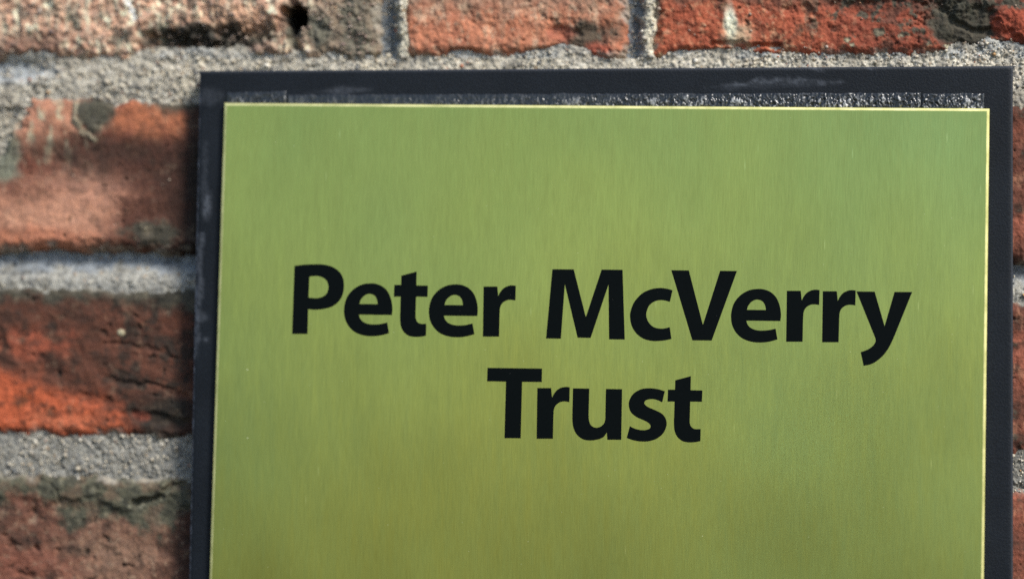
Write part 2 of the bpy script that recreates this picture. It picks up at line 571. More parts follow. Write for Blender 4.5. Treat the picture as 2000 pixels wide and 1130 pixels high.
def brick_colour(b, u, v, d, pit, nub):
    s = b[4]
    sh = u.shape + (3,)
    n1 = fbm(u, v, 120, 4, s + 300); n2 = fbm(u, v, 40, 4, s + 310)
    n3 = fbm(u, v, 14, 3, s + 320); nv = fbm(u, v, 18, 4, s + 330, stretch=3.0)
    c = np.broadcast_to(RED, sh).copy()
    if s == 11:
        c = mix(c, PINK, np.ones_like(u) * 0.75)
        c = mix(c, lin(160, 112, 92), ss(-0.1, 0.7, n2))
        c = mix(c, ASH, ss(0.0, 0.7, nv + 0.25 * n1) * 0.75)
        g1 = fbm(u, v, 20, 4, 411, gain=0.7, stretch=1.8); g2 = fbm(u, v, 30, 4, 412, gain=0.7, stretch=1.4)
        c = mix(c, CREAM * 1.15, ss(0.15, 0.75, g1 + 0.25 * nv) * 0.8)
        c = mix(c, lin(84, 80, 74), ss(0.15, 0.8, g2 - 0.25 * g1) * 0.7)
        c = mix(c, lin(200, 142, 116), ss(0.2, 0.8, fbm(u, v, 46, 4, 413, gain=0.6)) * 0.6)
        c = mix(c, LIME, seg(u, v, [(247, -10), (252, 12), (262, 34)], 6, n2 * 0.4) * 0.8)
        c = mix(c, CREAM, seg(u, v, [(338, 18), (322, 40), (314, 66)], 5, n2 * 0.4) * 0.8)
        c = mix(c, lin(196, 128, 96), blob(u, v, 450, 40, 60, 34, 0.6, n2 * 0.4) * 0.8)
        c = mix(c, lin(140, 82, 68), blob(u, v, 50, 90, 100, 26, 0.5, n2 * 0.4) * 0.8)
        c = mix(c, lin(128, 100, 86), ss(590, 615, u + 10 * n2) * 0.8)
        c = mix(c, SOOT, blob(u, v, 695, 60, 34, 80, 0.6, n2 * 0.5) * 0.7)
        c = mix(c, SOOT, blob(u, v, 625, 60, 34, 30, 0.6, n2 * 0.5) * 0.8)
        c = mix(c, CHAR_SHADE, blob(u, v, 400, 78, 130, 28, 0.45, n2 * 0.6) * 0.95)  # shade of the cavity painted into the colour
        c = mix(c, CHAR_SHADE * 0.6, blob(u, v, 577, 36, 26, 34, 0.3, n2 * 0.3))  # darkness inside the hole, painted as well as modelled
        c = mix(c, SOOT, seg(u, v, [(560, 60), (570, 90), (590, 120)], 12, n2 * 0.4) * 0.8)
        c = mix(c, lin(160, 112, 100), blob(u, v, 510, 102, 32, 16, 0.5))
    elif s == 12:
        c = mix(c, SALMON, 0.8 + 0.2 * n1)
        c = mix(c, lin(176, 96, 72), ss(0, 0.8, n2) * 0.7)
        c = mix(c, lin(112, 76, 66), ss(0.25, 0.8, nv * 0.7 + n3 * 0.5) * 0.6)
        c = mix(c, PINK, ss(0.1, 0.8, nv + 0.3 * n1) * 0.6)
        c = mix(c, lin(150, 116, 104), ss(50, -20, v + 26 * n2) * 0.85)
        c = mix(c, lin(214, 176, 156), ss(0.2, 0.8, fbm(u, v, 24, 4, 433, gain=0.7, stretch=2)) * 0.45)
        c = mix(c, ASH, ss(0.45, 0.9, n3 * 0.7 + n2 * 0.5) * 0.4)
        c = mix(c, SOOT, blob(u, v, 1150, 72, 62, 26, 0.5, n2 * 0.5, -0.25) * 0.85)
        c = mix(c, lin(180, 70, 48), blob(u, v, 1172, 98, 26, 16, 0.5, n2 * 0.4) * 0.8)
        c = mix(c, lin(180, 84, 62), blob(u, v, 1095, 66, 24, 18, 0.4, n2 * 0.3) * 0.7)
    elif s == 13:
        c = mix(c, lin(190, 92, 64), ss(-0.4, 0.6, n2))
        c = mix(c, lin(196, 132, 106), ss(0.1, 0.8, n3 * 0.6 + n2 * 0.3) * blob(u, v, 1400, 40, 180, 90, 0.5))
        c = mix(c, CREAM, nub * blob(u, v, 1370, 80, 130, 40, 0.5) * 0.8)
        c = mix(c, lin(120, 88, 78), ss(22, -16, v + 16 * n2) * 0.8)
        q1 = fbm(u, v, 52, 5, 441, gain=0.65); q2 = fbm(u, v, 20, 4, 442, gain=0.7)
        c = mix(c, lin(112, 62, 50), ss(0.1, 0.7, q1) * 0.6)
        c = mix(c, lin(206, 164, 136), ss(0.25, 0.8, q2 + 0.2 * q1) * (0.35 + 0.35 * ss(70, 100, v)))
        soot = ss(0.0, 0.35, q1 + 0.3 * q2 + ss(52, -6, v) * 0.9 - 0.55 + 0.35 * ss(1640, 1900, u)) * ss(1560, 1680, u)
        c = mix(c, lin(86, 84, 78), soot * 0.95)
        c = mix(c, lin(196, 170, 140), ss(0.12, 0.0, np.abs(soot - 0.5)) * ss(40, 70, v) * ss(0.0, 0.5, q2) * 0.8)
        c = mix(c, LIME, blob(u, v, 1427, 48, 11, 36, 0.5, n2 * 0.3 + n3 * 0.15))
        c = mix(c, CREAM, blob(u, v, 1440, 66, 26, 20, 0.7, n3 * 0.4) * 0.6)
        c = mix(c, lin(146, 66, 52), ss(1560, 1700, u) * 0.6)
        c = mix(c, SOOT, ss(0.15, 0.5, n2 + n3 * 0.25 + ss(60, 0, v) * 0.5 - 0.25) * ss(1500, 1640, u) * 0.92)
        c = mix(c, CREAM, ss(0.5, 0.9, n2 * 0.8 + n3 * 0.4) * ss(1560, 1600, u) * ss(50, 90, v) * 0.7)
        c = mix(c, SOOT * 0.8, blob(u, v, 1895, 52, 88, 52, 0.25, n2 * 0.35, 0.3) * 0.95)
        c = mix(c, lin(176, 74, 52), blob(u, v, 1978, 48, 34, 34, 0.2, n2 * 0.4) * 0.95)
    elif s == 21:
        c = mix(c, lin(140, 74, 60), np.ones_like(u) * 0.9)
        c = mix(c, lin(206, 134, 112), blob(u, v, 80, 430, 190, 75, 0.9, n1 * 0.45 + n2 * 0.2))
        c = mix(c, lin(212, 116, 84), blob(u, v, 70, 465, 120, 20, 0.6, n2 * 0.4) * 0.8)
        c = mix(c, lin(196, 128, 112), blob(u, v, 200, 350, 90, 40, 0.7, n2 * 0.3) * 0.75)
        c = mix(c, lin(206, 130, 106), blob(u, v, 70, 230, 90, 60, 0.5, n2 * 0.5) * 0.9)
        c = mix(c, CREAM, ss(0.1, 0.7, nv + 0.2 * n3) * blob(u, v, 80, 250, 110, 70, 0.5) * 0.85)
        c = mix(c, ASH, blob(u, v, 12, 300, 26, 60, 0.5, n2 * 0.4))
        c = mix(c, lin(200, 104, 62), blob(u, v, 300, 236, 90, 42, 0.5, n2 * 0.45 + n1 * 0.4) * 0.95)
        c = mix(c, BURNT_SHADE, blob(u, v, 250, 303, 170, 40, 0.9, n2 * 0.5 + n1 * 0.5) * 0.9)  # band of dappled shade painted as a dark tone
        c = mix(c, lin(104, 56, 46), ss(150, 330, u + 50 * n1 + 18 * n2 - (v - 400) * 0.15) * ss(270, 330, v + 16 * n2) * 0.92)  # dark right side stands in for soft shade
        c = mix(c, lin(76, 48, 42), ss(270, 370, u + 18 * n2) * ss(260, 330, v) * 0.7)  # soft shadow beside the board, painted in
        c = mix(c, SOOT, blob(u, v, 185, 222, 34, 38, 0.25, n2 * 0.3) * 0.95)
        c = mix(c, SOOT, blob(u, v, 350, 200, 60, 20, 0.4, n2 * 0.4) * 0.9)
        c = mix(c, lin(190, 170, 150), seg(u, v, [(150, 205), (146, 230), (160, 255), (186, 274)], 6, n2 * 0.4) * 0.8)
        c = mix(c, SOOT, blob(u, v, 290, 455, 56, 24, 0.3, n2 * 0.6) * 0.85)
        c = mix(c, CHAR_SHADE, ss(355, 380, u + 8 * n2) * 0.7)  # darkest strip of the painted shadow next to the board
        c = mix(c, CREAM, nub * (ss(380, 480, v) * 0.6))
    elif s == 31:
        c = mix(c, lin(118, 70, 58), np.ones_like(u) * 0.95)
        c = mix(c, lin(96, 62, 54), ss(-0.2, 0.6, n2) * 0.7)
        k = ss(0, 1, (v - 700 - (u - 30) * 0.32 + 28 * n1 + 16 * n2) / 60.0)
        c = mix(c, lin(206, 92, 54), k * ss(300, 225, u + 20 * n2))
        c = mix(c, lin(198, 92, 66), blob(u, v, 70, 670, 60, 26, 0.6, n2 * 0.5) * 0.7)
        c = mix(c, lin(216, 112, 80), blob(u, v, 150, 825, 80, 16, 0.6, n2 * 0.4) * 0.6)
        c = mix(c, lin(176, 92, 44), ss(0.2, 0.7, n2) * blob(u, v, 30, 810, 70, 50, 0.6) * 0.6)
        c = mix(c, BURNT_SHADE, ss(0.1, 0.6, n2 * 0.7 + n3 * 0.4) * ss(560, 640, v) * 0.6)  # burnt mottling that also stands in for dappled shade
        c = mix(c, SOOT, ss(600, 570, v + 20 * n2 - ss(200, 330, u) * 18) * 0.9)
        c = mix(c, CHAR_SHADE, blob(u, v, 320, 810, 75, 40, 0.5, n2 * 0.6) * 0.85)
        c = mix(c, CHAR_SHADE, ss(0.1, 0.6, fbm(u, v, 55, 5, 777, gain=0.65)) * ss(150, 260, u) * 0.75)
        c = mix(c, lin(168, 78, 60), blob(u, v, 275, 812, 16, 10, 0.5, n2 * 0.4) * 0.8)
        c = mix(c, lin(150, 92, 72), ss(0.3, 0.8, n1) * ss(230, 330, u) * 0.4)
        c = mix(c, CREAM, blob(u, v, 236, 649, 7, 6, 0.3))
    elif s == 41:
        c = mix(c, lin(150, 92, 78), np.ones_like(u) * 0.9)
        c = mix(c, lin(112, 74, 66), ss(-0.1, 0.6, n2) * 0.7)
        c = mix(c, lin(176, 126, 108), blob(u, v, 215, 1085, 100, 50, 0.6, n2 * 0.5) * 0.8)
        c = mix(c, lin(172, 92, 74), blob(u, v, 40, 1105, 110, 34, 0.6, n2 * 0.5) * 0.8)
        c = mix(c, lin(104, 66, 56), ss(290, 360, u + 16 * n2) * 0.7)  # painted shade towards the board
        c = mix(c, lin(190, 160, 140), ss(0.45, 0.9, n3) * 0.35)
        lim = 968 + 46 * ss(50, 150, u) + 26 * ss(230, 290, u) - 44 * ss(320, 370, u) + 16 * n1 + 12 * n2
        sm = ss(16, -16, v - lim + 9 * n3) * (0.65 + 0.35 * ss(-0.5, 0.2, n2))
        c = mix(c, lin(120, 116, 102), sm * 0.98)
        c = mix(c, lin(86, 84, 78), sm * ss(0.0, 0.6, n2) * 0.7)
        c = mix(c, lin(160, 150, 136), sm * ss(0.35, 0.8, n2 * 0.5 + n3 * 0.6) * 0.5)
    else:
        c = mix(c, lin(140, 70, 54), ss(-0.3, 0.5, n1))
        c = mix(c, BURNT_SHADE, ss(0.0, 0.7, n2) * 0.7)
        c = mix(c, lin(196, 120, 92), ss(0.3, 0.8, nv) * 0.5)
        c = mix(c, SOOT, ss(0.35, 0.8, n2 * 0.6 + n3 * 0.5) * 0.7)
    c = mix(c, CHAR_SHADE, pit * 0.6)  # pit hollows darkened in the colour too
    if s in (21, 31, 41):     # soot caught in the pores, lime bloom on the worn skin
        m1 = fbm(u, v, 26, 5, s + 360, gain=0.75); m2 = fbm(u, v, 70, 4, s + 361, gain=0.6)
        c = mix(c, CHAR_SHADE, ss(0.25, 0.75, m1 + 0.45 * m2) * (0.30 if s == 21 else 0.45))
        c = mix(c, lin(196, 170, 150), ss(0.40, 0.95, -m1 + 0.5 * m2) * (0.12 if s != 41 else 0.25))
    sat, gain = {11: (0.56, 1.28), 12: (0.78, 0.88), 13: (0.86, 0.78), 21: (0.76, 0.76), 31: (0.88, 0.72), 41: (0.76, 0.56)}.get(s, (0.7, 0.75))
    lum = (c @ np.array([0.3, 0.5, 0.2]))[..., None]
    c = np.clip(lum + (c - lum) * sat, 0.004, 1) * gain
    c = c * np.clip(lum / 0.15, 0.25, 2.2) ** 0.32 * np.array([1.0, 1.06, 0.89])
    # mortar smeared and caught along the worn arris
    ed = ss(13, 1, d + 6 * n2 + 4 * n3)
    c = mix(c, lin(158, 152, 140), ed * ss(-0.25, 0.45, fbm(u, v, 60, 3, s + 340)) * 0.85)
    c = c * (1 + 0.14 * n3[..., None] + 0.06 * fbm(u, v, 5, 2, s + 350)[..., None])
    return np.clip(c, 0.004, 0.9)


BX0, BX1, BY0 = 372, 1980, 132        # the part of the wall the board covers

for b in BRICKS:
    (t0, t1), (q0, q1) = COURSE[b[0]]
    top = min(t0, t1) - 26; bot = max(q0, q1) + 26
    seen = b[4] in (11, 12, 13, 21, 23, 31, 34, 41, 43)
    step = 2.3 if seen else 7.0
    us = np.arange(b[1] - 18, b[2] + 18 + step, step)
    vs = np.arange(top, bot + step, step)
    if seen and b[0] > 1:              # dense only where it shows
        lo, hi = (b[1] - 18, 440) if b[1] < 372 else (1940, b[2] + 18)
        dense = np.arange(max(lo, -140), min(hi, 2140), step)
        us = np.unique(np.concatenate([np.arange(b[1] - 18, dense[0], 8.0), dense, np.arange(dense[-1] + 8, b[2] + 18 + 8, 8.0)]))
    if seen:
        lo, hi = max(top, -70), min(bot, 1200)
        dv = np.arange(lo, hi + step, step)
        vs = np.unique(np.concatenate([np.arange(top, dv[0], 8.0), dv, np.arange(dv[-1] + 8, bot + 8, 8.0)]))
    u, v = np.meshgrid(us, vs)
    d = brick_d(b, u, v)
    h, pit, nub = brick_height(b, u, v, d)
    h = np.minimum(h, 8.5)
    cc = brick_colour(b, u, v, d, pit, nub)
    X, Z = place(u, v, 0.0)
    slab('brick', X, -h * UNIT, Z, 45.0, M_BRICK, wall, cc)

# ---- mortar: one bed filling every joint
GS = 2.3
us = np.arange(-470, 2440, GS); vs = np.arange(-300, 1330, GS)
u, v = np.meshgrid(us, vs)
dmax = np.full(u.shape, -60.0)
for b in BRICKS:
    i0, i1 = np.searchsorted(us, [b[1] - 30, b[2] + 30])
    (t0, t1), (q0, q1) = COURSE[b[0]]
    j0, j1 = np.searchsorted(vs, [min(t0, t1) - 30, max(q0, q1) + 30])
    if i1 <= i0 or j1 <= j0:
        continue
    dmax[j0:j1, i0:i1] = np.maximum(dmax[j0:j1, i0:i1], brick_d(b, u[j0:j1, i0:i1], v[j0:j1, i0:i1]))


def joint_t(k):
    """0 at the brick above, 1 at the brick below joint k."""
    a = lerp(COURSE[k][1][0], COURSE[k][1][1], u / 2000); c = lerp(COURSE[k + 1][0][0], COURSE[k + 1][0][1], u / 2000)
    return (v - a) / (c - a)


n1 = fbm(u, v, 110, 3, 501); n2 = fbm(u, v, 30, 4, 502); n3 = fbm(u, v, 9, 3, 503); n4 = fbm(u, v, 5, 2, 504)
mh = np.full(u.shape, -9.0)
t1, t2, t3 = joint_t(1), joint_t(2), joint_t(3)
in1 = (t1 > -0.3) & (t1 < 1.3); in2 = (t2 > -0.3) & (t2 < 1.3); in3 = (t3 > -0.3) & (t3 < 1.3)
mh = np.where(in1, lerp(-8.0, -3.0, ss(0, 0.7, t1)), mh)
mh = np.where(in1, mh - 14 * blob(u, v, 20, 132, 75, 22, 0.5, n2 * 0.2), mh)
mh = np.where(in1, mh + 3.5 * blob(u, v, 230, 155, 180, 26, 0.5, n2 * 0.2), mh)
mh = np.where(in2, lerp(-31.0, -6.0, ss(0.25, 0.9, t2)), mh)
mh = np.where(in3, lerp(-10.0, -7.0, ss(0, 0.6, t3)), mh)
mh = np.where(~(in1 | in2 | in3), -9.0, mh)
for (a, c) in ((742, 794), (1217, 1276)):        # upright joints of the top course
    k = (u > a - 14) & (u < c + 14) & (v < 112)
    mh = np.where(k, lerp(-27.0, 0.5, ss(0.42, 0.80, (u - a) / (c - a) + 0.12 * n2)) - 26 * ss(0.96, 1.22, (u - a) / (c - a) + 0.16 * n2 + 0.10 * n1), mh)
rough = np.where(in2, 0.6, 1.0)
mh = mh + n1 * 1.6 + n2 * 2.4 * rough + n3 * 1.6 * rough + n4 * 0.6
mh = mh - 4 * (np.abs(fbm(u, v, 130, 4, 509)) < 0.02) - 3 * ss(0.45, 0.8, fbm(u, v, 26, 4, 511))
smooth = np.where(in2, 0.28, 1.0) * (0.55 + 0.6 * ss(-0.5, 0.4, fbm(u, v, 70, 3, 508)))
w, rn = worley(u, v, 7.5, 510)
grit = (1 - ss(0.12, 0.55, w)) * (0.4 + rn) * 2.3 * smooth
mh = mh + grit - 1.2
mh = np.minimum(mh, 7.5)

mc = np.broadcast_to(lin(176, 171, 158), u.shape + (3,)).copy()
mc = mix(mc, lin(150, 145, 134), ss(-0.2, 0.6, n2))
mc = mix(mc, lin(196, 188, 168), ss(0.0, 0.8, n1) * 0.7)
mc = mix(mc, lin(136, 145, 154), in2 * (0.9 - 0.45 * ss(0.35, 0.8, t2 + 0.12 * n2)))  # blue shade under the upper brick, put into the mortar colour
mc = mix(mc, lin(172, 170, 160), in2 * ss(0.35, 0.7, t2 + 0.25 * n2) * 0.6)  # lighter lower half of that painted shading
mc = mix(mc, lin(156, 156, 150), in3 * 0.8)
mc = mix(mc, lin(160, 166, 168), (v < 112) * 0.6 * ss(0.0, 0.6, n1 + 0.3))
mc = mix(mc, lin(150, 158, 164), blob(u, v, 20, 135, 80, 26, 0.5) * 0.8)  # bluish shade of the recess painted in
mc = mix(mc, lin(112, 108, 98), ss(0.35, 0.9, n2 * 0.6 + n3 * 0.5) * 0.7)
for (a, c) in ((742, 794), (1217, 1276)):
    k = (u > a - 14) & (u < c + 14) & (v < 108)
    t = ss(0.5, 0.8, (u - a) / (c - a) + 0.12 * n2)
    mc = np.where(k[..., None], mix(np.broadcast_to(lin(124, 130, 134), mc.shape), lin(206, 200, 180), t), mc)  # shaded left and lit right of the joint, as colour
mc = np.where((in1 & (v > 100))[..., None], mc * (1.16 + 0.22 * ss(-0.3, 0.6, fbm(u, v, 90, 3, 521)) - 0.35 * ss(0.2, 0.8, fbm(u, v, 38, 4, 522)))[..., None], mc)
mc = np.where(in3[..., None], mc * 0.76, mc)
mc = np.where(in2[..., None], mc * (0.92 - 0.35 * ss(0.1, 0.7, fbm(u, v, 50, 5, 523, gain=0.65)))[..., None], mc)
mc = mc * (0.78 + 0.44 * ((rn * 7.3) % 1.0))[..., None]
mc = mix(mc, lin(160, 132, 100), ((rn > 0.975) & (w < 0.4)) * 0.6)
mc = mix(mc, lin(70, 74, 78), ((rn < 0.06) & (w < 0.4)) * 0.7)
mc = np.clip(mc, 0.01, 0.85)

keep = dmax < 15
under = (u > BX0 + 60) & (u < BX1 - 40) & (v > BY0 + 60)
keepf = (keep[:-1, :-1] | keep[1:, :-1] | keep[:-1, 1:] | keep[1:, 1:]) & ~under[1:, 1:]
X, Z = place(u, v, 0.0)
V = np.stack([X, -mh * UNIT, Z], -1).reshape(-1, 3)
idx = np.arange(u.size).reshape(u.shape)
q = np.stack([idx[:-1, :-1], idx[1:, :-1], idx[1:, 1:], idx[:-1, 1:]], -1)[keepf]
used, inv = np.unique(q.ravel(), return_inverse=True)
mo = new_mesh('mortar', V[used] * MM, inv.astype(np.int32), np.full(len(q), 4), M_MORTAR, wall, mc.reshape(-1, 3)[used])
mo['kind'] = 'stuff'

# ---- coarse sand standing out of the mortar, too fine to pick apart
rng = np.random.default_rng(7)
phi = (1 + 5 ** 0.5) / 2
ico = np.array([(-1, phi, 0), (1, phi, 0), (-1, -phi, 0), (1, -phi, 0), (0, -1, phi), (0, 1, phi), (0, -1, -phi), (0, 1, -phi),
                (phi, 0, -1), (phi, 0, 1), (-phi, 0, -1), (-phi, 0, 1)]) / math.hypot(1, phi)
icf = np.array([(0, 11, 5), (0, 5, 1), (0, 1, 7), (0, 7, 10), (0, 10, 11), (1, 5, 9), (5, 11, 4), (11, 10, 2), (10, 7, 6), (7, 1, 8),
                (3, 9, 4), (3, 4, 2), (3, 2, 6), (3, 6, 8), (3, 8, 9), (4, 9, 5), (2, 4, 11), (6, 2, 10), (8, 6, 7), (9, 8, 1)])
cand = np.argwhere((dmax < 5) & ~under & (u > -120) & (u < 2120) & (v > -80) & (v < 1190))
cand = cand[rng.permutation(len(cand))]
gu, gv = u[cand[:, 0], cand[:, 1]], v[cand[:, 0], cand[:, 1]]
dens = np.where(in2[cand[:, 0], cand[:, 1]], 0.012, 0.12) * (0.5 + ss(-0.6, 0.6, n1[cand[:, 0], cand[:, 1]]))
pick = rng.random(len(cand)) < dens
cand = cand[pick]
gu = u[cand[:, 0], cand[:, 1]] + rng.uniform(-1, 1, len(cand)); gv = v[cand[:, 0], cand[:, 1]] + rng.uniform(-1, 1, len(cand))
gh = mh[cand[:, 0], cand[:, 1]]
for b in BRICKS:
    if b[4] not in (11, 13, 21, 41):
        continue
    n_ = {11: 1100, 13: 170, 21: 130, 41: 110}[b[4]]
    (ta, tb), (qa, qb) = COURSE[b[0]]
    ru = rng.uniform(max(b[1], -60), min(b[2], 2060), n_ * 4); rv = rng.uniform(max(ta, -40), min(qb, 1170), n_ * 4)
    rd = brick_d(b, ru, rv)
    want = ss(26, 2, rd) + 0.10 * (b[4] != 41) + 0.35 * (b[4] == 11)
    ok = (rd > 0) & (rng.random(len(ru)) < want) & (fbm(ru, rv, 60, 3, 950) > -0.1) & ~((ru > 400) & (ru < 1960) & (rv > 150))
    ru, rv, rd = ru[ok][:n_], rv[ok][:n_], rd[ok][:n_]
    rh, _, _ = brick_height(b, ru, rv, rd)
    gu = np.concatenate([gu, ru]); gv = np.concatenate([gv, rv]); gh = np.concatenate([gh, np.minimum(rh, 8.5)])
rad = UNIT * np.clip(rng.lognormal(math.log(1.75), 0.42, len(gu)), 1.0, 6.0)
gx, gz = place(gu, gv, 0.0)
ng = len(gu)
jit = 1 + rng.uniform(-0.25, 0.25, (ng, 12, 1))
GV = ico[None] * jit * rad[:, None, None] * rng.uniform(0.75, 1.2, (ng, 1, 3)) + np.stack([gx, -gh * UNIT - rad * 0.25, gz], -1)[:, None, :]
GF = icf[None] + (np.arange(ng) * 12)[:, None, None]
pal = np.array([lin(206, 198, 180), lin(184, 176, 160), lin(228, 222, 208), lin(150, 146, 138), lin(120, 122, 124), lin(188, 150, 104), lin(176, 120, 96), lin(86, 86, 86)])
on_brick = np.arange(ng) >= len(cand)
rad = np.where(on_brick, rad * 0.8, rad)
gcol = pal[rng.choice(len(pal), ng, p=[.27, .25, .13, .18, .11, .015, .015, .03])] * rng.uniform(0.8, 1.15, (ng, 1))
gcol = np.where(on_brick[:, None], gcol * 0.45 + lin(150, 112, 96) * 0.45, gcol)
gr = new_mesh('sand_grain', GV.reshape(-1, 3) * MM, GF.reshape(-1), np.full(ng * 20, 3), M_GRAIN, wall, np.clip(np.repeat(gcol, 12, 0), 0, .9))
gr['kind'] = 'stuff'

# ------------------------------------------------------------------ the plaque
Y_BACK, Y_BOARD, Y_TAPE, Y_PLATE = -2.3, -10.5, -11.5, -13.5
bx0, bz0 = place(389.5, 138, Y_BOARD); bx1, bz1 = place(1978.5, 129, Y_BOARD)
bz0 = (bz0 + bz1) / 2
_, bzb = place(1000, 1500, Y_BOARD)
plaque = empty('name_plaque', (0, 0, 0), 'brass name plaque with black lettering on a black backing board', 'sign')

# backing board with a small chamfer all round
ch = 1.1
xs = np.concatenate([[bx0, bx0 + ch * 0.35, bx0 + ch], np.arange(bx0 + 2, bx1 - 1.5, 1.0), [bx1 - ch, bx1 - ch * 0.35, bx1]])
zs = np.concatenate([[bz0, bz0 - ch * 0.35, bz0 - ch], np.arange(bz0 - 2, bzb + 1.5, -1.0), [bzb + ch, bzb + ch * 0.35, bzb]])
X, Z = np.meshgrid(xs, zs)
ed = np.minimum(np.minimum(X - bx0, bx1 - X), np.minimum(bz0 - Z, Z - bzb))
Yb = Y_BOARD + 0.8 * (1 - np.clip(ed / ch, 0, 1)) ** 1.6
# back to reference units on the board for the scuffs
uu = 390 + (X - bx0) / (bx1 - bx0) * 1588; vv = 138 + (bz0 - Z) / UNIT
nz = fbm(uu, vv, 40, 4, 601); nf = fbm(uu, vv, 8, 3, 602)
scf = 0.30 * seg(uu, vv, [(1380, 176), (1480, 167), (1570, 162), (1670, 172)], 6, nz * 0.35 + np.abs(uu - 1525) / 150)
scf += 0.14 * seg(uu, vv, [(1390, 178), (1520, 170), (1650, 170)], 12, nz * 0.4 + np.abs(uu - 1520) / 170)
scf += 0.26 * seg(uu, vv, [(605, 185), (660, 180), (740, 178)], 9, nz * 0.3 + np.abs(uu - 680) / 75)
scf += 0.28 * blob(uu, vv, 1604, 141, 16, 4, 0.6, nz * 0.2, 0.35) + 0.22 * blob(uu, vv, 1705, 140, 9, 3, 0.6, 0, 0.5)
scf += 0.16 * blob(uu, vv, 410, 190, 24, 14, 0.7, nz * 0.5)
scf += 0.42 * blob(uu, vv, 412, 412, 8, 20, 0.6, nz * 0.5) + 0.15 * blob(uu, vv, 405, 360, 6, 60, 0.7, nz * 0.4)
scf += 0.30 * seg(uu, vv, [(402, 470), (400, 520), (399, 580), (395, 640), (392, 700)], 7, nz * 0.3)
scf += 0.40 * blob(uu, vv, 417, 676, 7, 6, 0.6, nz * 0.4) + 0.25 * blob(uu, vv, 405, 630, 12, 8, 0.7, nz * 0.5)
scf += 0.015 * ss(-0.2, 0.9, fbm(uu, vv, 160, 3, 603))
scf = scf * (0.32 + 0.25 * nf)
scf += 0.30 * ss(1.0, 0.4, ed) * ss(-0.3, 0.6, fbm(uu, vv, 26, 3, 604)) * (X < bx0 + 3)
scf += 0.08 * ss(1.0, 0.4, ed)
slab('backing_board', X, Yb, Z, Y_BACK, M_BOARD, plaque, attrs={'scuff': np.clip(scf, 0, 1)})

# strips of torn foam tape that show above the plate
TAPES = [(443, 559, 182, 179, 21, 1.0, 0.45), (562, 1797, 186, 182, 22, 1.0, 1.0), (1801, 1921, 184, 183, 23, 1.0, 0.9)]
for (a, c, va, vc, sd, _k, shine) in TAPES:
    us = np.arange(a, c + 1.2, 1.2); vs = np.arange(-1, 66, 1.2)
    U, Vv = np.meshgrid(us, vs)
    vt = lerp(va, vc, (U - a) / (c - a)) + fbm(U, Vv * 0 + 3, 60, 3, sd) * 1.3 + fbm(U, Vv * 0 + 3, 7, 2, sd + 1) * 0.9
    Vq = vt + Vv
    right = ss(760, 1500, U) if sd == 22 else np.full_like(U, shine)
    wU = U + fbm(U, Vq, 12, 2, sd + 3) * 3.0
    tuft = fbm(wU, Vq, 8, 4, sd + 5, gain=0.7, stretch=2.6)
    fine = fbm(wU, Vq, 3.6, 2, sd + 6, stretch=2.0)
    hh = 2.4 + (0.35 + 0.85 * right) * (1.5 * tuft + 0.9 * fine) + 0.8 * fbm(U, Vq, 40, 3, sd + 8)
    low = ss(3, 16, Vv + 4 * tuft)
    hh = hh * (0.6 + 0.4 * low)
    edge = np.minimum(np.minimum(U - a, c - U), Vv)
    hh = np.clip(hh, 0.3, 4.2) * ss(-1.5, 3.0, edge) + 0.15
    big = fbm(U, Vq * 0.6, 60, 3, sd + 12)
    pale = ss(0.15, 0.95, tuft * 0.8 + fine * 0.6 + 0.6 * big) * (0.15 + 0.85 * right) * (0.15 + 0.85 * low)  # pale residue, with glints painted into the colour
    pale = pale + 0.07 * (1 - right) * ss(-0.2, 0.6, 0.4 * big + 0.8 * tuft)
    cc = mix(np.broadcast_to(lin(30, 34, 38), U.shape + (3,)), lin(196, 198, 198), np.clip(pale, 0, 1) * (0.55 + 0.15 * right))
    X, Z = place(U, Vq, Y_BOARD)
    slab('adhesive_strip', X, Y_BOARD + 0.02 - np.minimum(hh * UNIT, 0.95), Z, Y_BOARD + 0.05, M_GLUE, plaque, cc)

# brass plate, turned a little on the board, with a rounded arris
px0, pz0 = place(437.5, 200.5, Y_PLATE); px1, pz1 = place(1933.5, 211.5, Y_PLATE)
ang = math.atan2(pz1 - pz0, px1 - px0)
wid = math.hypot(px1 - px0, pz1 - pz0)
hei = wid * 0.86
ax = np.array([math.cos(ang), math.sin(ang)]); dn = np.array([math.sin(ang), -math.cos(ang)])


def plate_ring(inset, y):
    o = np.array([px0, pz0])
    return [(*(o + ax * i + dn * j), y) for i, j in ((inset, inset), (wid - inset, inset), (wid - inset, hei - inset), (inset, hei - inset))]


rings = [plate_ring(0.0, Y_TAPE)]
BEV, DROP, NB = 1.45, 0.85, 7
for k in range(NB + 1):
    a = k / NB * math.pi / 2
    rings.append(plate_ring(BEV * (1 - math.cos(a)), Y_PLATE + DROP * (1 - math.sin(a))))
vs_, fs = [], []
for r in rings:
    for (x, z, y) in r:
        vs_.append((x, y, z))
for k in range(len(rings) - 1):
    for i in range(4):
        j = (i + 1) % 4
        fs.append((k * 4 + i, k * 4 + j, k * 4 + 4 + j, k * 4 + 4 + i))
fs.append(tuple(range((len(rings) - 1) * 4, len(rings) * 4)))
fs.append((3, 2, 1, 0))
fs = [tuple(reversed(f)) for f in fs]
plate = new_mesh('brass_plate', np.array(vs_) * MM, np.concatenate([np.array(f) for f in fs]), [len(f) for f in fs], M_BRASS, plaque, smooth=False)
plate.data.materials.append(M_EDGE)
for pg in plate.data.polygons[:-2]:
    pg.material_index = 1

